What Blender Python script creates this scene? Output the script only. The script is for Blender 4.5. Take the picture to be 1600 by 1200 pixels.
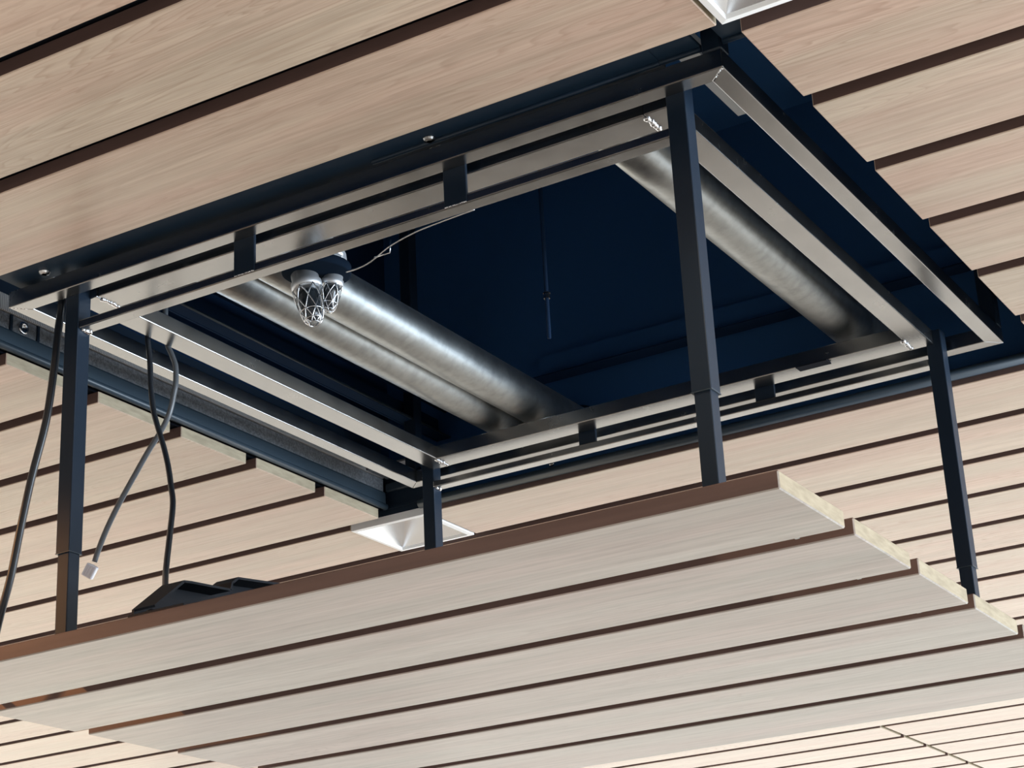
import bpy, bmesh, math, random
from mathutils import Vector, Matrix

random.seed(7)
for o in list(bpy.data.objects):
    bpy.data.objects.remove(o)
S = bpy.context.scene
COL = S.collection
ZC = 2.70                      # height of the underside of the plank ceiling above the floor

# ------------------------------------------------------------------ camera
cam_d = bpy.data.cameras.new('camera')
cam = bpy.data.objects.new('camera', cam_d)
COL.objects.link(cam)
S.camera = cam
Rv = Vector((0.85389978, 0.51825289, -0.0476352))
Uv = Vector((0.22945372, -0.29273919, 0.92825361))
Fv = Vector((-0.46712542, 0.80356562, 0.36888498))
M = Matrix((Rv, Uv, -Fv)).transposed().to_4x4()
M.translation = Vector((0.69366938, -1.73328043, -1.13449435 + ZC))
cam.matrix_world = M
cam_d.sensor_fit = 'HORIZONTAL'
cam_d.sensor_width = 36.0
cam_d.lens = 3034.314 / 1600.0 * 36.0
cam_d.clip_start = 0.05

# ------------------------------------------------------------------ world, window and added fill light, exposure
W = bpy.data.worlds.new('room_daylight')
S.world = W
W.use_nodes = True
bg = W.node_tree.nodes['Background']
bg.inputs[0].default_value = (1.0, 0.985, 0.95, 1)
bg.inputs[1].default_value = 1.42


def area(name, loc, target, sx, sy, power, col):
    d = bpy.data.lights.new(name, 'AREA')
    d.shape = 'RECTANGLE'
    d.size, d.size_y = sx, sy
    d.energy = power
    d.color = col
    o = bpy.data.objects.new(name, d)
    COL.objects.link(o)
    o.location = loc
    o.rotation_euler = (Vector(target) - Vector(loc)).to_track_quat('-Z', 'Y').to_euler()
    return o


area('far_window_light', (-1.5, 10.8, 1.25), (-1.5, 0.0, 1.0), 12.0, 2.4, 60, (1.0, 0.97, 0.90))
area('right_window_light', (5.2, 3.0, 1.2), (0.0, 2.4, 1.6), 7.0, 2.2, 470, (0.68, 0.83, 1.0))
area('left_warm_fill', (-7.5, 3.5, 1.1), (0.0, 2.0, 2.2), 7.0, 2.0, 22, (1.0, 0.82, 0.52))  # added warm fill for the left ceiling, no lamp known there
S.view_settings.view_transform = 'Standard'
S.view_settings.look = 'None'
S.view_settings.exposure = 0.44
S.view_settings.gamma = 1.0
S.view_settings.use_curve_mapping = False
S.cycles.use_denoising = True
S.cycles.max_bounces = 8
S.cycles.sample_clamp_indirect = 6.0


# ------------------------------------------------------------------ materials
def mat(name, base=(.5, .5, .5), rough=.5, metal=0.0, spec=.5, emit=None):
    m = bpy.data.materials.new(name)
    m.use_nodes = True
    b = m.node_tree.nodes['Principled BSDF']
    b.inputs['Base Color'].default_value = (*base, 1)
    b.inputs['Roughness'].default_value = rough
    b.inputs['Metallic'].default_value = metal
    b.inputs['Specular IOR Level'].default_value = spec
    if emit:
        b.inputs['Emission Color'].default_value = (*emit[0], 1)
        b.inputs['Emission Strength'].default_value = emit[1]
    return m


def N(m, t, **kw):
    n = m.node_tree.nodes.new(t)
    for k, v in kw.items():
        setattr(n, k, v)
    return n


def L(m, a, b):
    m.node_tree.links.new(a, b)


def coords(m, scale, rnd=True):
    tc = N(m, 'ShaderNodeTexCoord')
    mp = N(m, 'ShaderNodeMapping')
    mp.inputs['Scale'].default_value = scale
    if rnd:
        oi = N(m, 'ShaderNodeObjectInfo')
        mul = N(m, 'ShaderNodeVectorMath', operation='SCALE')
        comb = N(m, 'ShaderNodeCombineXYZ')
        L(m, oi.outputs['Random'], comb.inputs[0])
        L(m, oi.outputs['Random'], comb.inputs[1])
        comb.inputs[2].default_value = .37
        L(m, comb.outputs[0], mul.inputs[0])
        mul.inputs['Scale'].default_value = 37.0
        add = N(m, 'ShaderNodeVectorMath', operation='ADD')
        L(m, tc.outputs['Object'], add.inputs[0])
        L(m, mul.outputs[0], add.inputs[1])
        L(m, add.outputs[0], mp.inputs[0])
    else:
        L(m, tc.outputs['Object'], mp.inputs[0])
    return mp.outputs[0]


def noise(m, vec, scale, detail=4, rough=.55, dist=0.0):
    n = N(m, 'ShaderNodeTexNoise')
    n.inputs['Scale'].default_value = scale
    n.inputs['Detail'].default_value = detail
    n.inputs['Roughness'].default_value = rough
    n.inputs['Distortion'].default_value = dist
    L(m, vec, n.inputs['Vector'])
    return n.outputs['Fac']


def ramp(m, fac, stops):
    r = N(m, 'ShaderNodeValToRGB')
    e = r.color_ramp.elements
    while len(e) < len(stops):
        e.new(.5)
    for i, (p, c) in enumerate(stops):
        e[i].position = p
        e[i].color = (*c, 1)
    L(m, fac, r.inputs[0])
    return r.outputs[0]


def mixc(m, fac, a, b, mode='MIX'):
    x = N(m, 'ShaderNodeMix', data_type='RGBA', blend_type=mode)
    for s, v in ((x.inputs[0], fac), (x.inputs[6], a), (x.inputs[7], b)):
        if hasattr(v, 'links'):
            L(m, v, s)
        else:
            s.default_value = v if isinstance(v, float) else (*v, 1)
    return x.outputs[2]


def bump(m, h, strength, dist=.001):
    b = N(m, 'ShaderNodeBump')
    b.inputs['Strength'].default_value = strength
    b.inputs['Distance'].default_value = dist
    L(m, h, b.inputs['Height'])
    L(m, b.outputs[0], m.node_tree.nodes['Principled BSDF'].inputs['Normal'])


def bsdf(m):
    return m.node_tree.nodes['Principled BSDF'].inputs


def wood(name, c_lo, c_hi, c_line, rough=.27, contrast=1.0, dashf=.45):
    m = mat(name, rough=rough, spec=.38)
    v = coords(m, (1, 1, 1))
    sm = N(m, 'ShaderNodeMapping')
    sm.inputs['Scale'].default_value = (.55, 7.0, 7.0)
    L(m, v, sm.inputs[0])
    broad = noise(m, sm.outputs[0], 1.6, 3, .5, .6)
    # growth rings: contour lines of a stretched noise field
    rmul = N(m, 'ShaderNodeMath', operation='MULTIPLY')
    L(m, broad, rmul.inputs[0])
    rmul.inputs[1].default_value = 40.0
    fr = N(m, 'ShaderNodeMath', operation='FRACT')
    L(m, rmul.outputs[0], fr.inputs[0])
    ringc = ramp(m, fr.outputs[0], [(0.0, (0, 0, 0)), (.6, (.2, .2, .2)), (.9, (1, 1, 1)), (1.0, (0, 0, 0))])
    fm = N(m, 'ShaderNodeMapping')
    fm.inputs['Scale'].default_value = (3.0, 150.0, 150.0)
    L(m, v, fm.inputs[0])
    fine = noise(m, fm.outputs[0], 1.0, 4, .6)
    gm = N(m, 'ShaderNodeMapping')
    gm.inputs['Scale'].default_value = (1.3, 16.0, 16.0)
    L(m, v, gm.inputs[0])
    streak = noise(m, gm.outputs[0], 1.0, 4, .6)
    base = ramp(m, streak, [(.3, c_lo), (.72, c_hi)])
    fmul = N(m, 'ShaderNodeMath', operation='MULTIPLY')
    L(m, ringc, fmul.inputs[0])
    fmul.inputs[1].default_value = .70 * contrast
    # rings only show here and there
    mask = ramp(m, noise(m, sm.outputs[0], .45, 2), [(.38, (.12, .12, .12)), (.62, (1, 1, 1))])
    fm2 = N(m, 'ShaderNodeMath', operation='MULTIPLY')
    L(m, fmul.outputs[0], fm2.inputs[0])
    L(m, mask, fm2.inputs[1])
    c = mixc(m, fm2.outputs[0], base, c_line)
    hm = N(m, 'ShaderNodeMapping')
    hm.inputs['Scale'].default_value = (.9, 9.0, 9.0)
    L(m, v, hm.inputs[0])
    hue = ramp(m, noise(m, hm.outputs[0], 1.0, 3, .6), [(.36, (1.03, .95, .93)), (.62, (.99, 1.03, 1.0))])
    c = mixc(m, 1.0, c, hue, 'MULTIPLY')
    dm = N(m, 'ShaderNodeMapping')
    dm.inputs['Scale'].default_value = (9.0, 75.0, 75.0)
    L(m, v, dm.inputs[0])
    dash = ramp(m, noise(m, dm.outputs[0], 1.0, 3, .65), [(.34, (.87, .86, .85)), (.50, (1, 1, 1)), (.68, (1.07, 1.07, 1.06))])
    c = mixc(m, dashf, c, dash, 'MULTIPLY')
    fl = ramp(m, fine, [(.35, (.80, .79, .78)), (.62, (1, 1, 1))])
    c = mixc(m, .75 * contrast, c, fl, 'MULTIPLY')
    # each plank a little lighter or darker
    oi = N(m, 'ShaderNodeObjectInfo')
    tone = ramp(m, oi.outputs['Random'], [(0.0, (.93, .92, .91)), (1.0, (1.0, 1.0, 1.0))])
    c = mixc(m, 1.0, c, tone, 'MULTIPLY')
    L(m, c, bsdf(m)['Base Color'])
    bump(m, fine, .12, .0006)
    return m


M_WOOD = wood('plank_wood', (.51, .392, .308), (.625, .49, .388), (.40, .28, .21))
M_PANEL = wood('panel_wood', (.345, .310, .282), (.468, .426, .392), (.29, .245, .215), rough=.30, contrast=1.0, dashf=.95)
M_BROWN = mat('brown_stained_edge', (.15, .062, .042), .45)
v = coords(M_BROWN, (4, 60, 60))
L(M_BROWN, ramp(M_BROWN, noise(M_BROWN, v, 1.0), [(.3, (.118, .072, .062)), (.7, (.160, .098, .084))]), bsdf(M_BROWN)['Base Color'])
M_END = mat('raw_end_grain', (.6, .54, .40), .7)
v = coords(M_END, (20, 30, 140))
L(M_END, ramp(M_END, noise(M_END, v, 1.0, 5), [(.3, (.28, .228, .150)), (.55, (.37, .305, .205)), (.8, (.43, .365, .255))]), bsdf(M_END)['Base Color'])
M_RAW = mat('raw_panel_back', (.48, .42, .33), .7)

M_SHEET = mat('grey_stop_sheet', (.22, .22, .23), .9)  # for the added sheet that stops lamp light behind the panel
# navy black paint
M_BLACK = mat('black_steel_paint', (.010, .020, .036), .42, spec=.28)
v = coords(M_BLACK, (300, 300, 300))
bump(M_BLACK, noise(M_BLACK, v, 1.0, 2), .12, .0004)
M_DECK = mat('lifted_navy_deck', (.044, .140, .34), .8, spec=.1)  # blue raised to imitate lifted navy blacks in the dim void
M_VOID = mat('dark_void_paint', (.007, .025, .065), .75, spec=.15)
M_GLOSSV = mat('lifted_navy_lining', (.033, .108, .262), .40, spec=.22)  # same navy lift of the blacks put into the lining colour
M_SLATE = mat('slate_black_profile', (.027, .043, .058), .38, spec=.5)
M_DISC = mat('matt_black_disc', (.006, .012, .022), .95, spec=.03)
M_BRACKET = mat('matt_black_bracket', (.004, .009, .018), .5, spec=.25)
M_STRUT = mat('pale_grey_strut_paint', (.62, .65, .67), .5)
M_BOARD = mat('flat_black', (.010, .012, .018), .8, spec=.1)  # black for the unlit void above the joints, also the tape patch
M_FLANGE = mat('navy_black_flange_paint', (.008, .022, .043), .45, spec=.3)
M_FIBRE = mat('dark_fibre_board', (.06, .07, .08), .85)
v = coords(M_FIBRE, (260, 260, 260))
f = noise(M_FIBRE, v, 1.0, 5, .7)
L(M_FIBRE, ramp(M_FIBRE, f, [(.35, (.09, .10, .11)), (.7, (.27, .28, .30))]), bsdf(M_FIBRE)['Base Color'])
bump(M_FIBRE, f, .6, .002)
M_RIDGE = mat('grey_ridged_strip', (.17, .17, .17), .6)
v = coords(M_RIDGE, (1, 1, 1), rnd=False)
wv = N(M_RIDGE, 'ShaderNodeTexWave', wave_type='BANDS', bands_direction='Y')
wv.inputs['Scale'].default_value = 85.0
wv.inputs['Distortion'].default_value = .6
L(M_RIDGE, v, wv.inputs['Vector'])
L(M_RIDGE, ramp(M_RIDGE, wv.outputs['Fac'], [(.2, (.24, .235, .23)), (.8, (.48, .47, .46))]), bsdf(M_RIDGE)['Base Color'])
bump(M_RIDGE, wv.outputs['Fac'], .5, .001)


def metal(name, col, rough, speck=.10, sc=900):
    m = mat(name, col, rough, 1.0)
    v = coords(m, (1, 1, 1))
    sp = noise(m, v, sc, 2, .6)
    cl = noise(m, v, 22, 4, .6)
    lo = tuple(x * (1 - speck) for x in col)
    c = mixc(m, 1.0, ramp(m, sp, [(.3, lo), (.6, col)]), ramp(m, cl, [(.3, (.86, .87, .88)), (.7, (1, 1, 1))]), 'MULTIPLY')
    L(m, c, bsdf(m)['Base Color'])
    mr = N(m, 'ShaderNodeMapRange')
    mr.inputs[3].default_value = rough - .06
    mr.inputs[4].default_value = rough + .08
    L(m, cl, mr.inputs[0])
    L(m, mr.outputs[0], bsdf(m)['Roughness'])
    bump(m, sp, .15, .0003)
    return m


M_STEEL = metal('bare_steel_tube', (.44, .44, .435), .24)
M_GALV = metal('galvanised_pipe', (.42, .435, .43), .38, .20, 55)
M_WELD = mat('bright_weld', (.85, .87, .9), .22, 1.0)
M_CHROME = mat('zinc_screw', (.8, .8, .8), .25, 1.0)
M_ALU = mat('cast_aluminium', (.72, .74, .76), .42, .7)
M_WHITE = mat('satin_reflector', (.80, .80, .80), .26, 1.0)
M_TRIMW = mat('white_trim', (.85, .85, .84), .4)
M_LENS = mat('lamp_lens', (.9, .9, .85), .3, emit=((1.0, .86, .66), 1.0))
M_RUBBER = mat('black_cable_sheath', (.012, .016, .022), .30, spec=.6)
M_GREYCAB = mat('grey_flat_cable', (.10, .11, .12), .33, spec=.6)
M_PLUG = mat('clear_plug', (.72, .74, .80), .2)
M_WIREC = mat('cage_wire', (.80, .82, .84), .25, 1.0)
M_BULB = mat('dark_glass_jar', (.02, .025, .03), .05, spec=.8)
M_FLOOR = mat('pale_floor', (.66, .62, .56), .5)
v = coords(M_FLOOR, (2, 2, 2), rnd=False)
L(M_FLOOR, ramp(M_FLOOR, noise(M_FLOOR, v, 1.0), [(.3, (.62, .60, .56)), (.7, (.70, .68, .64))]), bsdf(M_FLOOR)['Base Color'])


# ------------------------------------------------------------------ helpers
def wloc(o):
    p = Vector((0, 0, 0))
    while o is not None:
        p += o.location
        o = o.parent
    return p


def obj(name, bm, mats, parent=None, smooth=False, origin=None):
    """Link a bmesh given in ceiling coordinates (z = 0 at the plank undersides) as one mesh object."""
    me = bpy.data.meshes.new(name)
    bmesh.ops.recalc_face_normals(bm, faces=bm.faces)
    co = [v.co for v in bm.verts]
    if origin is None:
        lo = Vector([min(c[i] for c in co) for i in range(3)])
        hi = Vector([max(c[i] for c in co) for i in range(3)])
        org = (lo + hi) / 2
    else:
        org = Vector(origin)
    for v_ in bm.verts:
        v_.co -= org
    if smooth:
        for f_ in bm.faces:
            f_.smooth = True
    bm.to_mesh(me)
    bm.free()
    for m in (mats if isinstance(mats, (list, tuple)) else [mats]):
        me.materials.append(m)
    o = bpy.data.objects.new(name, me)
    COL.objects.link(o)
    o.location = org + Vector((0, 0, ZC)) - wloc(parent)
    if parent is not None:
        o.parent = parent
    return o


def thing(name, loc, label=None, cat=None, group=None, kind=None):
    o = bpy.data.objects.new(name, None)
    o.empty_display_size = .05
    COL.objects.link(o)
    o.location = Vector(loc) + Vector((0, 0, ZC))
    tag(o, label, cat, group, kind)
    return o


def tag(o, label=None, cat=None, group=None, kind=None):
    if label:
        o['label'] = label
    if cat:
        o['category'] = cat
    if group:
        o['group'] = group
    if kind:
        o['kind'] = kind
    return o


def box(x0, x1, y0, y1, z0, z1, bev=0.0, seg=1, bm=None):
    b = bmesh.new()
    bmesh.ops.create_cube(b, size=1)
    for v_ in b.verts:
        v_.co = Vector(((x0 + x1) / 2 + v_.co.x * (x1 - x0), (y0 + y1) / 2 + v_.co.y * (y1 - y0), (z0 + z1) / 2 + v_.co.z * (z1 - z0)))
    if bev:
        bmesh.ops.bevel(b, geom=b.edges[:], offset=bev, segments=seg, affect='EDGES', profile=.5)
    if bm is None:
        return b
    merge(bm, b)
    return bm


def merge(dst, src):
    me = bpy.data.meshes.new('tmp')
    src.to_mesh(me)
    src.free()
    dst.from_mesh(me)
    bpy.data.meshes.remove(me)


def prism(poly, axis, a, b, bev=0.0):
    """Extrude a 2-D polygon: axis 'x' -> poly is (y, z); 'y' -> (x, z); 'z' -> (x, y)."""
    bm = bmesh.new()

    def P(p, t):
        return {'x': (t, p[0], p[1]), 'y': (p[0], t, p[1]), 'z': (p[0], p[1], t)}[axis]
    lo = [bm.verts.new(P(p, a)) for p in poly]
    hi = [bm.verts.new(P(p, b)) for p in poly]
    n = len(poly)
    bm.faces.new(lo)
    bm.faces.new(hi[::-1])
    for i in range(n):
        bm.faces.new((lo[i], hi[i], hi[(i + 1) % n], lo[(i + 1) % n]))
    if bev:
        bmesh.ops.bevel(bm, geom=bm.edges[:], offset=bev, segments=1, affect='EDGES')
    return bm


def spline(pts, n=8):
    pts = [Vector(p) for p in pts]
    out = []
    P = [pts[0] * 2 - pts[1]] + pts + [pts[-1] * 2 - pts[-2]]
    for i in range(1, len(P) - 2):
        a, b, c, d = P[i - 1:i + 3]
        for k in range(n):
            t = k / n
            out.append(.5 * ((2 * b) + (c - a) * t + (2 * a - 5 * b + 4 * c - d) * t * t + (3 * b - a - 3 * c + d) * t ** 3))
    out.append(pts[-1])
    return out


def tube(pts, r, n=8, bm=None, flat=1.0, cap=True):
    b = bmesh.new() if bm is None else bm
    rings = []
    up = None
    for i, p in enumerate(pts):
        d = (pts[min(i + 1, len(pts) - 1)] - pts[max(i - 1, 0)]).normalized()
        if up is None:
            up = d.orthogonal().normalized()
        up = (up - d * up.dot(d)).normalized()
        s = d.cross(up)
        rr = r[i] if isinstance(r, (list, tuple)) else r
        rings.append([b.verts.new(p + (up * math.cos(2 * math.pi * k / n) * flat + s * math.sin(2 * math.pi * k / n)) * rr) for k in range(n)])
    for a, c in zip(rings, rings[1:]):
        for k in range(n):
            b.faces.new((a[k], a[(k + 1) % n], c[(k + 1) % n], c[k]))
    if cap:
        b.faces.new(rings[0][::-1])
        b.faces.new(rings[-1])
    return b


def lathe(prof, centre, axis=(0, 0, 1), n=20, bm=None, close=True):
    """prof: list of (radius, distance along axis) from centre."""
    b = bmesh.new() if bm is None else bm
    c = Vector(centre)
    ax = Vector(axis).normalized()
    u = ax.orthogonal().normalized()
    w = ax.cross(u)
    rings = []
    for r, h in prof:
        rings.append([b.verts.new(c + ax * h + (u * math.cos(2 * math.pi * k / n) + w * math.sin(2 * math.pi * k / n)) * max(r, 1e-5)) for k in range(n)])
    for a, d in zip(rings, rings[1:]):
        for k in range(n):
            b.faces.new((a[k], a[(k + 1) % n], d[(k + 1) % n], d[k]))
    if close:
        b.faces.new(rings[0][::-1])
        b.faces.new(rings[-1])
    return b


def weld(p0, p1, r, n, parent):
    bm = bmesh.new()
    rnd = random.Random(int(abs(p0[0]) * 1000))
    for i in range(n):
        t = i / max(1, n - 1)
        p = Vector(p0).lerp(Vector(p1), t) + Vector((rnd.uniform(-1, 1), rnd.uniform(-1, 1), rnd.uniform(-.6, .3))) * r * .35
        mtx = Matrix.Translation(p) @ Matrix.Diagonal((1.0, .8, .7, 1))
        bmesh.ops.create_icosphere(bm, subdivisions=2, radius=r * rnd.uniform(.8, 1.15), matrix=mtx)
    return obj('weld_bead', bm, M_WELD, parent, smooth=True)


def plank_faces(bm):
    """0 = show face, 1 = stained long edges, 2 = raw ends, 3 = back."""
    bmesh.ops.recalc_face_normals(bm, faces=bm.faces)
    for f_ in bm.faces:
        n = f_.normal
        f_.material_index = 2 if abs(n.x) > .9 else 1 if abs(n.y) > .9 else 3 if n.z > .95 else 1 if n.z > .1 else 0


PITCH, GAP, THICK = .2, .028, .020
PW = PITCH - GAP


def plank(x0, x1, y0, y1, z, parent, wood_m, bev=.0012):
    b = box(x0, x1, y0, y1, z, z + THICK, bev)
    plank_faces(b)
    return obj('plank', b, [wood_m, M_BROWN, M_END, M_RAW], parent)


# ------------------------------------------------------------------ setting: ceiling, plenum, floor
XL, XR = -5.2, 3.2
OPW = 1.3026                    # width of the opening along x, from x = 0 to x = -OPW

ceiling = thing('ceiling', (0, 0, 0), 'slatted timber plank ceiling with dark open joints', kind='structure')
full = None
for k in range(-16, 45):
    y0 = k * PITCH
    y1 = y0 + PW
    spans = [(XL, XR)]
    if 0 <= k <= 5:
        spans = [(XL, -OPW), (0.0, XR)]
    elif k == 6:
        spans = [(XL, -1.3885), (-1.2105, XR)]
    elif k == -2:
        spans = [(XL, -1.839), (-1.661, XR)]
    elif k == -1:
        spans = [(XL, -.016), (.168, XR)]
    elif 19 <= k <= 24:
        spans = [(XL, -1.312), (0.0, XR)]
    for s in spans:
        if s == (XL, XR):
            if full is None:
                full = plank(s[0], s[1], y0, y1, 0, ceiling, M_WOOD)
            else:
                c = full.copy()
                c.location = Vector(((XL + XR) / 2, (y0 + y1) / 2, THICK / 2))
                COL.objects.link(c)
        else:
            plank(s[0], s[1], y0, y1, 0, ceiling, M_WOOD)

# black boards stand in for the unlit void above the joints, leaving the hatch opening free
for (a, b_, c, d) in ((XL, XR, -3.3, -.045), (XL, XR, 1.235, 9.1), (XL, -1.318, -.045, 1.235), (.012, XR, -.045, 1.235)):
    bb = bmesh.new()
    if c < -1:                      # notch for the corner downlight
        for r in ((a, -1.838, c, d), (-1.662, -.012, c, d), (-1.838, -1.662, -.225, d), (-1.838, -1.662, c, -.403), (.166, b_, c, d), (-.012, .166, c, -.205)):
            box(*r, .024, .036, bm=bb)
    elif c > 1 and d > 5:           # notch for the second downlight
        for r in ((a, -1.392, c, d), (-1.207, b_, c, d), (-1.392, -1.207, 1.38, d)):
            box(*r, .024, .036, bm=bb)
    else:
        box(a, b_, c, d, .024, .036, bm=bb)
    obj('void_shade_board', bb, M_BOARD, ceiling)

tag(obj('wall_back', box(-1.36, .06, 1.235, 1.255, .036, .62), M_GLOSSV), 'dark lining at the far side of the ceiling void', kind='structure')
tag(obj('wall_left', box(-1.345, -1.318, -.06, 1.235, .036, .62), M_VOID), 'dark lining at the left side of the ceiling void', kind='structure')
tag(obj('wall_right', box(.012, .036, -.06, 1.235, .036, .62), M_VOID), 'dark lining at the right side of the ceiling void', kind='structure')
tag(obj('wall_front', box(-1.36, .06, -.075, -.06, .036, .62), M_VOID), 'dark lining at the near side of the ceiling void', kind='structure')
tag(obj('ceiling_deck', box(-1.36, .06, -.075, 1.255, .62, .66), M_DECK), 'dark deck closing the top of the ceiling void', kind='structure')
M_NEARW = mat('dark_near_stop', (.13, .11, .10), .8)  # for the added wall that darkens the side behind the camera
tag(obj('near_light_stop', box(-9, 8, -5.2, -5.0, -ZC, 0.0), M_NEARW), 'dark wall added behind the camera to cut light from that side', kind='structure')  # unseen, added to keep camera-facing sides dark
tag(obj('floor', box(-14, 12, -7, 24, -2.75, -ZC), M_FLOOR), 'pale floor below the plank ceiling', kind='structure')

# left edge track of the opening
t1 = thing('trim_1', (-1.31, .6, .02), 'layered black track along the left edge of the opening', kind='structure')
obj('edge_angle', box(-1.314, -1.296, -.025, 1.19, .026, .056, .004, 2), M_SLATE, t1)
lip = tube([Vector((-1.298, -.025, .0265)), Vector((-1.298, 1.19, .0265))], .0062, 10)
obj('rolled_lip', lip, M_SLATE, t1, smooth=True)
obj('fibre_board', box(-1.316, -1.303, -.025, 1.19, .0575, .083), M_FIBRE, t1)
obj('ridged_strip', box(-1.316, -1.300, -.025, 1.19, .0845, .112, .001), M_RIDGE, t1)
obj('dark_rail', box(-1.316, -1.306, -.025, 1.19, .114, .15), M_BLACK, t1)
ws = lathe([(.0095, 0), (.0105, .0015), (.0095, .003), (.005, .0032), (.0045, .0005)], (-1.303, .231, .070), (1, 0, 0), 18)
obj('screw_ring', ws, M_CHROME, t1, smooth=True)
for yy in (.205, .262):
    obj('joint_cover', box(-1.304, -1.3005, yy - .0025, yy + .0025, .0575, .083), M_BLACK, t1)
obj('corner_plate', box(-1.30, -1.15, 1.13, 1.20, .085, .089), M_FIBRE, t1)
obj('corner_bar', box(-1.30, -1.12, 1.192, 1.206, .058, .074, .002), M_SLATE, t1)

# near edge flange with bolts
t2 = thing('trim_2', (-.62, .085, .06), 'black bolted flange along the near edge of the opening', kind='structure')
for fa, fb, fy in ((-1.19, -.145, .1135), (-.1445, -.0905, .1005), (-.0625, .008, .1005)):
    obj('flange', box(fa, fb, .052, fy, .061, .066, .001), M_FLANGE, t2)
    ra = max(fa, -.56)
    obj('rolled_lip', tube([Vector((ra, .0965, .0600)), Vector((fb, .0965, .0600))], .0040, 10), M_FLANGE, t2, smooth=True)
for bx in (-1.123, -.468):
    b = lathe([(.0085, 0), (.0085, -.001), (.007, -.0035), (.004, -.0045)], (bx, .090, .061), (0, 0, 1), 16)
    lathe([(.0038, -.0045), (.0038, -.0025)], (bx, .090, .061), (0, 0, 1), 6, bm=b)
    obj('bolt', b, M_CHROME if bx < -1 else M_STEEL, t2)

# far edge rounded bar
t3 = thing('trim_3', (-.62, 1.19, .012), 'rounded black bar along the far edge of the opening', kind='structure')
obj('rounded_bar', tube([Vector((-1.22, 1.189, .0165)), Vector((.006, 1.189, .0165))], .0092, 12), M_SLATE, t3, smooth=True)
obj('back_flange', box(-1.31, .006, 1.196, 1.236, .024, .029), M_BLACK, t3)


# ------------------------------------------------------------------ lift frame hanging in the opening
fr = thing('lift_frame', (-.63, .61, .025), 'welded bare steel lift frame with four black telescopic legs, inside the opening', 'frame')
Z0, Z1 = .025, .050
RX0, RX1, RY0, RY1, T = -1.194, -.064, .093, 1.128, .025


def mitre(p):      # tube whose plan is the quadrilateral p
    b = prism(p, 'z', Z0, Z1)
    bmesh.ops.bevel(b, geom=b.edges[:], offset=.0013, segments=2, affect='EDGES', profile=.5)
    return b


obj('ring_tube', mitre([(RX0, RY0), (RX1, RY0), (RX1 - T, RY0 + T), (RX0 + T, RY0 + T)]), M_STEEL, fr)
obj('ring_tube', mitre([(RX1, RY1), (RX0, RY1), (RX0 + T, RY1 - T), (RX1 - T, RY1 - T)]), M_STEEL, fr)
obj('ring_tube', mitre([(RX0, RY1), (RX0, RY0), (RX0 + T, RY0 + T), (RX0 + T, RY1 - T)]), M_STEEL, fr)
obj('ring_tube', mitre([(RX1, RY0), (RX1, RY1), (RX1 - T, RY1 - T), (RX1 - T, RY0 + T)]), M_STEEL, fr)
obj('inner_tube', box(-1.067, -.193, .140, .186, Z0, Z1, .0014, 2), M_STEEL, fr)
obj('inner_tube', box(-1.072, -.193, 1.017, 1.063, Z0, Z1, .0014, 2), M_STEEL, fr)
obj('inner_tube', box(-1.107, -1.068, .139, 1.064, Z0, Z1, .0013, 2), M_STEEL, fr)
obj('inner_tube', box(-.192, -.157, .139, 1.064, Z0, Z1, .0013, 2), M_STEEL, fr)
weld((-.1925, .150, Z0), (-.1915, .182, Z0), .0042, 9, fr)
weld((-1.0675, .150, Z0), (-1.0675, .182, Z0), .0036, 9, fr)
weld((-.1925, 1.022, Z0), (-.1925, 1.055, Z0), .0042, 8, fr)
weld((-1.0715, 1.022, Z0), (-1.0715, 1.055, Z0), .0042, 8, fr)
weld((RX1 - .004, RY0 + .004, Z0 + .001), (RX1 - .018, RY0 + .018, Z0 + .001), .0022, 5, fr)
weld((RX0 + .004, RY0 + .004, Z0 + .001), (RX0 + .018, RY0 + .018, Z0 + .001), .0022, 5, fr)
obj('tape_patch', box(-.372, -.318, 1.010, 1.030, Z0 - .003, Z0 - .001), M_BOARD, fr)
# hanger posts above the ring corners
for (hx, hy) in ((RX1 - T, RY0 - .001), (RX1 - T, RY1 - T), (RX0, RY1 - T)):
    obj('hanger_post', box(hx, hx + T, hy, hy + T, Z1, .619, .002), M_BLACK, fr)
# lower rails with their tabs
for (y0, z0, z1, x0, x1) in ((.119, -.0275, -.0150, -1.081, -.1495), (1.062, -.0085, .0030, -1.107, -.169)):
    obj('lower_rail', box(x0, x1, y0, y0 + .022, z0, z1, .0015, 2), M_STEEL, fr)
for (xa, xb, y0, z0) in ((-.804, -.769, .1175, -.026), (-.468, -.434, .1175, -.026), (-.806, -.772, 1.0665, -.007), (-.470, -.435, 1.0665, -.007)):
    obj('rail_tab', box(xa, xb, y0, y0 + .005, z0, Z1, .001), M_BLACK, fr)
    weld((xa + .002, y0 + .001, z0 + .0005), (xb - .002, y0 + .001, z0 + .0005), .0012, 12, fr)


def leg(x, y, zj, mirror):
    l = obj('leg', box(x, x + .025, y, y + .025, zj, Z1, .0015, 2), M_BLACK, fr)
    obj('inner_leg', box(x + .002, x + .023, y + .002, y + .023, -.5085, zj + .02, .0015, 2), M_BLACK, l)
    b = box(x + .004, x + .021, y + .0248, y + .029, zj + .010, zj + .036, .0012)
    lathe([(.006, 0), (.006, .002), (.0035, .004)], (x + .0125, y + .029, zj + .019), (0, 1, 0), 10, bm=b)
    obj('clamp_plate', b, M_BLACK, l)
    obj('end_collar', box(x - .0003, x + .0253, y - .0003, y + .0253, zj - .0004, zj + .0008), M_SLATE, l)
    obj('foot_plate', box(x - .012, x + .037, y - .012, y + .037, -.509, -.505, .001), M_BLACK, l)
    return l


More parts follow.
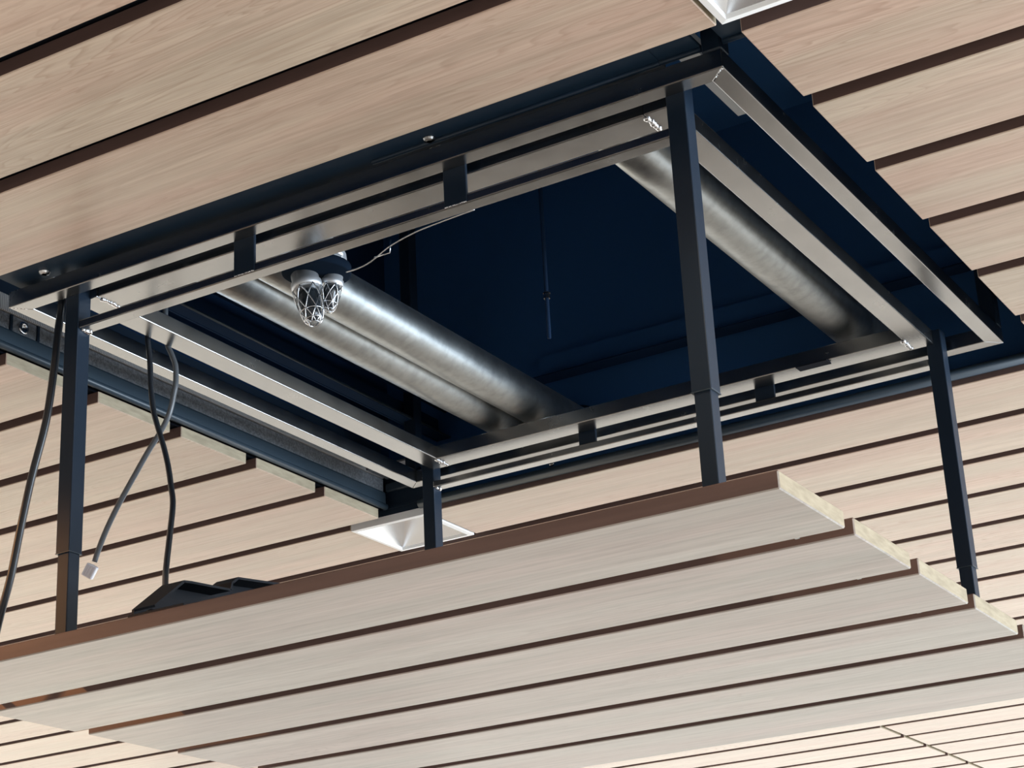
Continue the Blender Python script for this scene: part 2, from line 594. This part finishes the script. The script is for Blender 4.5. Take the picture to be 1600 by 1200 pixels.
leg(-1.1065, .1175, -.353, 0)
leg(-.1515, .1175, -.353, 0)
leg(-.1700, 1.0635, -.340, 0)
leg(-1.1310, 1.0635, -.340, 0)
weld((-1.081, .128, -.0275), (-1.078, .140, -.0275), .0048, 5, fr)
weld((-1.105, 1.070, -.0085), (-1.103, 1.080, -.0085), .0042, 4, fr)
weld((-.1515, .128, -.0260), (-.1535, .139, -.0275), .0025, 4, fr)

# ------------------------------------------------------------------ lowered hatch panel
PZ = -.529
pan = thing('hatch_panel', (-.65, .586, PZ + THICK), 'lowered hatch panel of six pale planks hanging on the black legs', 'hatch')
for k in range(6):
    plank(-OPW + .008, -.0072, k * PITCH - .007, k * PITCH - .007 + PW, PZ, pan, M_PANEL, .0014)
# unseen sheet added to stop lamp light in the joints, and small joint clips
obj('light_stop_sheet', box(-1.135, -.185, .160, 1.044, PZ + THICK + .0003, PZ + THICK + .0016), M_SHEET, pan)
for (cx, cy) in ((-.075, .172), (-.083, .372), (-.083, .572)):
    b = box(cx - .014, cx + .014, cy - .006, cy + .006, PZ + .0045, PZ + .0065, .0008)
    box(cx + .006, cx + .011, cy - .003, cy + .003, PZ + .0025, PZ + .0045, bm=b)
    obj('joint_clip', b, M_GALV, pan)

# closed hatch further back
ch = thing('hatch_panel', (-.65, 4.386, 0), 'closed plank hatch flush with the far ceiling, edged by a thin dark seam', 'hatch')
for k in range(19, 25):
    plank(-1.3005, -.008, k * PITCH + .004, k * PITCH + PW + .009, .0015, ch, M_WOOD)

# ------------------------------------------------------------------ downlights
DL_SIZE = .172


def downlight(cx, cy, label, power=4, tint=(1.0, .80, .56)):
    t = thing('downlight', (cx, cy, 0), label, 'light', 'square recessed downlights')
    h = DL_SIZE / 2
    b = bmesh.new()
    # square trim: rim strip around the recess
    o_, i_ = h, h - .0085

    def ring(hh, z):
        return [b.verts.new((cx + sx * hh, cy + sy * hh, z)) for sx, sy in ((-1, -1), (1, -1), (1, 1), (-1, 1))]
    r0, r1, r2, r3 = ring(o_, .012), ring(o_, -.0025), ring(i_, -.0035), ring(i_ - .001, .004)
    for p, q in ((r0, r1), (r1, r2), (r2, r3)):
        for k in range(4):
            b.faces.new((p[k], p[(k + 1) % 4], q[(k + 1) % 4], q[k]))
    obj('trim_frame', b, M_TRIMW, t)
    b = bmesh.new()
    r0, r1 = ring(i_, .001), ring(.036, .078)
    for k in range(4):
        b.faces.new((r0[k], r0[(k + 1) % 4], r1[(k + 1) % 4], r1[k]))
    obj('reflector', b, M_WHITE, t)
    b = box(cx - .037, cx + .037, cy - .037, cy + .037, .078, .084)
    obj('lens', b, M_LENS, t)
    b = bmesh.new()
    r0, r1 = ring(h - .001, .012), ring(h - .001, .11)
    for k in range(4):
        b.faces.new((r0[k], r0[(k + 1) % 4], r1[(k + 1) % 4], r1[k]))
    b.faces.new(r1)
    obj('housing', b, M_BLACK, t)
    d = bpy.data.lights.new('downlight_lamp', 'SPOT')
    d.energy = power
    d.color = tint
    d.spot_size = math.radians(150)
    d.spot_blend = .6
    d.shadow_soft_size = .03
    lo = bpy.data.objects.new('downlight_lamp', d)
    COL.objects.link(lo)
    lo.parent = t
    lo.location = (0, 0, -.034)
    return t


downlight(-1.2995, 1.284, 'square white recessed downlight behind the back left leg')
downlight(.0775, -.1165, 'square recessed downlight cut off by the top edge of the picture')
downlight(-1.75, -.314, 'square recessed downlight outside the left edge of the picture, near the front left leg', 30, (1.0, .46, .16))

# ------------------------------------------------------------------ pipes and clutter in the void
pipes = ((-.965, .100, .038, 'galvanised pipe in the void, leftmost, beside the left inner steel tube'),
         (-.887, .100, .038, 'galvanised pipe in the void directly behind the caged lamp'),
         (-.295, .105, .040, 'galvanised pipe in the void behind the front right leg'))
for (px, pz, pr, lab) in pipes:
    t = tag(thing('conduit_pipe', (px, .6, pz - pr)), lab, 'pipe', 'galvanised pipes in the ceiling void')
    b = tube([Vector((px, y, pz)) for y in (.20, .4, .6, .8, 1.0, 1.24)], pr, 28)
    obj('pipe', b, M_GALV, t, smooth=True)
    rim = .0009 if px < -.9 else .008
    b = lathe([(pr + .0005, -.012), (pr + rim, -.011), (pr + rim, 0)], (px, 1.234, pz), (0, 1, 0), 28)
    obj('wall_collar', b, M_BLACK, t, smooth=True)
    if px < -.9:
        for (sx, sz) in (((pr + .02), .018), (.01, -pr - .012)):
            b = lathe([(.0045, -.004), (.006, -.002), (.006, 0)], (px + sx, 1.2345, pz + sz), (0, 1, 0), 10)
            obj('collar_screw', b, M_CHROME, t, smooth=True)

for (rx, rz, rw, lab) in ((-1.205, .150, .030, 'black steel rail in the void, left of the pipes, lower'), (-1.185, .205, .030, 'black steel rail in the void, left of the pipes, upper')):
    t = thing('ceiling_rail', (rx, .6, rz), lab, 'rail', 'black rails in the void')
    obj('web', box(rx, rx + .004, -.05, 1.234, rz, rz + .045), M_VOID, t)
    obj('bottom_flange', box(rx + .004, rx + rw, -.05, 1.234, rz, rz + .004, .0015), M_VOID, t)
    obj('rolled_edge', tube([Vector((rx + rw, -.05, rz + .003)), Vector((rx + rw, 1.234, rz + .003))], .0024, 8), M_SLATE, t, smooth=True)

t = thing('strut_channel', (-.178, .26, .15), 'short silver steel strut above the front right corner of the frame', 'strut')
obj('channel', box(-.185, -.158, .15, .42, .15, .153, .0005), M_STRUT, t)
obj('side_flange', box(-.159, -.156, .15, .42, .15, .175, .0005), M_STRUT, t)

t = thing('threaded_rod', (-.705, .80, .09), 'dark threaded rod hanging in the middle of the void', 'rod')
obj('rod', tube([Vector((-.705, .80, .619)), Vector((-.705, .80, .09))], .0035, 8), M_VOID, t, smooth=True)
b = lathe([(.0058, .0), (.0058, .008)], (-.705, .80, .160), (0, 0, 1), 6)
lathe([(.0062, .009), (.0062, .0105)], (-.705, .80, .160), (0, 0, 1), 12, bm=b)
obj('nut', b, M_STEEL, t)

t = thing('cross_beam', (-.55, 1.19, .22), 'dark beam across the far side of the void', 'beam')
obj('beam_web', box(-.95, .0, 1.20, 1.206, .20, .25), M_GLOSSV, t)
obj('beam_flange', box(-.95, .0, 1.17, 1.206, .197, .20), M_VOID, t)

# ------------------------------------------------------------------ twin caged lamp
cl = thing('caged_lamp', (-.787, .27, .075), 'twin jar lamp with wire cages and black mounting disc, before the pipes', 'lamp')
LS = .93
LC = Vector((-.779, .270, .0265))          # under side of the mounting disc


def lp(x, y, z):
    return LC + Vector((x, y, z)) * LS


def lprof(p):
    return [(a * LS, h * LS) for a, h in p]


b = lathe(lprof([(.034, .040), (.040, .030), (.042, .012), (.040, .0)]), lp(0, .01, .0115), (0, 0, 1), 8)
c0, c1 = lp(.016, -.025, .020), lp(.046, .010, .044)
box(c0.x, c1.x, c0.y, c1.y, c0.z, c1.z, .004, 2, bm=b)
obj('housing_body', b, M_ALU, cl)
obj('stem', tube([Vector((-.782, .300, .070)), Vector((-.782, .300, .619))], .007, 12), M_BLACK, cl, smooth=True)
b = lathe(lprof([(.046, .016), (.0525, .014), (.0525, .001), (.050, .0)]), LC, (.05, 0, 1), 32)
obj('mounting_disc', b, M_DISC, cl, smooth=True)


def jar(c, ax, s):
    ax = Vector(ax).normalized()
    c = Vector(c)
    col_ = lathe([(.0215 * s, -.002), (.0215 * s, .012 * s), (.0245 * s, .014 * s), (.0245 * s, .024 * s), (.021 * s, .027 * s)], c, ax, 24)
    jr = obj('lamp_socket', col_, M_ALU, cl, smooth=True)
    prof = [(.0190, .024), (.0185, .040), (.0160, .058), (.0130, .072), (.0085, .080), (.003, .083)]
    obj('glass_jar', lathe([(r * s, h * s) for r, h in prof], c, ax, 20), M_BULB, jr, smooth=True)
    u = ax.orthogonal().normalized()
    w = ax.cross(u)
    bm = bmesh.new()
    cp = [(.0235, .026), (.0225, .040), (.0200, .056), (.0175, .070), (.0140, .081), (.0085, .0875)]

    def at(tt, ang):
        x = tt * (len(cp) - 1)
        i = min(int(x), len(cp) - 2)
        q = x - i
        r = (cp[i][0] * (1 - q) + cp[i + 1][0] * q) * s
        h = (cp[i][1] * (1 - q) + cp[i + 1][1] * q) * s
        return c + ax * h + (u * math.cos(ang) + w * math.sin(ang)) * r
    for sgn in (1, -1):
        for k in range(7):
            a0 = k * 2 * math.pi / 7
            tube([at(i / 12, a0 + sgn * 1.7 * i / 12) for i in range(13)], .00095 * s, 5, bm=bm)
    for tt in (0.0, .55, .8, 1.0):
        tube([at(tt, 2 * math.pi * i / 20) for i in range(21)], .0010 * s, 5, bm=bm)
    obj('wire_cage', bm, M_WIREC, jr, smooth=True)


jar((-.7935, .262, .0255), (.21, .0, -1), .90)
jar((-.7635, .290, .0300), (-.20, .0, -1), .64)

tw = tube(spline([(-.7277, .27, .0163), (-.7070, .27, .0163), (-.6853, .27, .0208), (-.6527, .27, .0348), (-.6101, .27, .0437), (-.5681, .27, .0468), (-.515, .27, .049)]), .0012, 6)
tag(obj('thin_wire', tw, M_WIREC, smooth=True), 'thin pale wire curving away from the caged lamp', 'wire')
hk = tube([Vector((-.6798, .27, .0251)), Vector((-.6541, .27, .0245)), Vector((-.6525, .27, .0436))], .0011, 6)
tag(obj('wire_hook', hk, M_WIREC, smooth=True), 'small bent wire hook beside the caged lamp', 'hook')
lw = tube([Vector((-1.035, .30, .070)), Vector((-1.020, .31, .095)), Vector((-.995, .33, .115))], .0014, 6)
tag(obj('wire_stub', lw, M_WIREC, smooth=True), 'short pale wire stub near the left inner steel tube', 'wire')

# ------------------------------------------------------------------ hanging cables
A = [(-1.120, .131, .20), (-1.124, .131, .09), (-1.126, .13, .031), (-1.131, .13, -.018), (-1.136, .13, -.075), (-1.147, .13, -.150), (-1.169, .13, -.225), (-1.186, .13, -.297), (-1.200, .13, -.363), (-1.216, .13, -.415), (-1.235, .135, -.465), (-1.262, .15, -.503), (-1.285, .20, -.5035)]
tag(obj('hanging_cable', tube(spline(A, 5), .0055, 10), M_RUBBER, smooth=True), 'thick black cable hanging along the left of the front left leg', 'cable')
Bc = [(-1.088, .30, .22), (-1.082, .30, .10), (-1.0785, .30, .02), (-1.066, .30, -.013), (-1.059, .30, -.032), (-1.058, .30, -.057), (-1.061, .30, -.074), (-1.069, .30, -.103), (-1.084, .30, -.127), (-1.108, .30, -.154), (-1.131, .30, -.183), (-1.161, .30, -.222), (-1.184, .30, -.257), (-1.199, .30, -.286), (-1.206, .30, -.303)]
CAM = Vector((.6937, -1.7333, -1.1345))
Bc = [tuple(CAM + (Vector(p) - CAM) * 1.0197) for p in Bc]
t = thing('data_cable', (-1.206, .30, -.31), 'grey flat cable ending in a clear plug beside the front left leg', 'cable')
obj('sheath', tube(spline(Bc, 5), .0042, 10), M_GREYCAB, t, smooth=True)
pb = bmesh.new()
box(-.0085, .0085, -.005, .005, -.011, .009, .001, 1, bm=pb)
for i in range(4):
    box(-.0078 + i * .0044, -.0055 + i * .0044, -.0062, -.005, -.0095, .0075, bm=pb)
box(-.004, .004, .005, .0075, -.006, .009, bm=pb)
rotm = Matrix.Translation(tuple(CAM + (Vector((-1.2135, .30, -.3145)) - CAM) * 1.0197)) @ Matrix.Rotation(math.radians(35), 4, 'Y') @ Matrix.Rotation(math.radians(25), 4, 'Z')
bmesh.ops.transform(pb, matrix=rotm, verts=pb.verts)
obj('plug', pb, M_PLUG, t)
Cc = [(-1.124, .30, .22), (-1.121, .30, .10), (-1.1160, .30, .04), (-1.109, .30, -.010), (-1.106, .30, -.049), (-1.100, .30, -.091), (-1.089, .30, -.125), (-1.078, .30, -.156), (-1.065, .295, -.189), (-1.046, .28, -.228), (-1.025, .26, -.262), (-.990, .215, -.320), (-.940, .150, -.400), (-.884, .085, -.453)]
tag(obj('hanging_cable', tube(spline(Cc, 5), .0042, 10), M_RUBBER, smooth=True), 'thin black cable dropping onto the black bracket on the panel', 'cable')

# ------------------------------------------------------------------ black bracket lying on the lowered panel
t = thing('mounting_bracket', (-.85, .1, PZ + THICK), 'folded black steel bracket standing on the lowered panel under the thin cable', 'bracket')
ZB = PZ + THICK
prof = [(.006, ZB + .002), (.006, ZB + .013), (.060, ZB + .0555), (.074, ZB + .0575), (.150, ZB + .0640), (.153, ZB + .0735), (.166, ZB + .0830), (.250, ZB + .0935), (.300, ZB + .0960), (.300, ZB + .002)]
obj('side_web', prism(prof, 'x', -.8680, -.8645), M_BRACKET, t)
edge = prof[1:9]
for (p, q) in zip(edge, edge[1:]):
    dy, dz = q[0] - p[0], q[1] - p[1]
    ln = math.hypot(dy, dz)
    ny, nz = -dz / ln * .003, dy / ln * .003
    obj('folded_flange', prism([p, q, (q[0] - ny, q[1] - nz), (p[0] - ny, p[1] - nz)], 'x', -.8645, -.832), M_BRACKET, t)
obj('base_flange', box(-.868, -.78, -.002, .300, ZB + .0005, ZB + .0045, .001), M_BRACKET, t)
obj('bolt', lathe([(.006, 0), (.006, .004), (.003, .0055)], (-.842, .012, ZB + .0045), (0, 0, 1), 10), M_BRACKET, t)
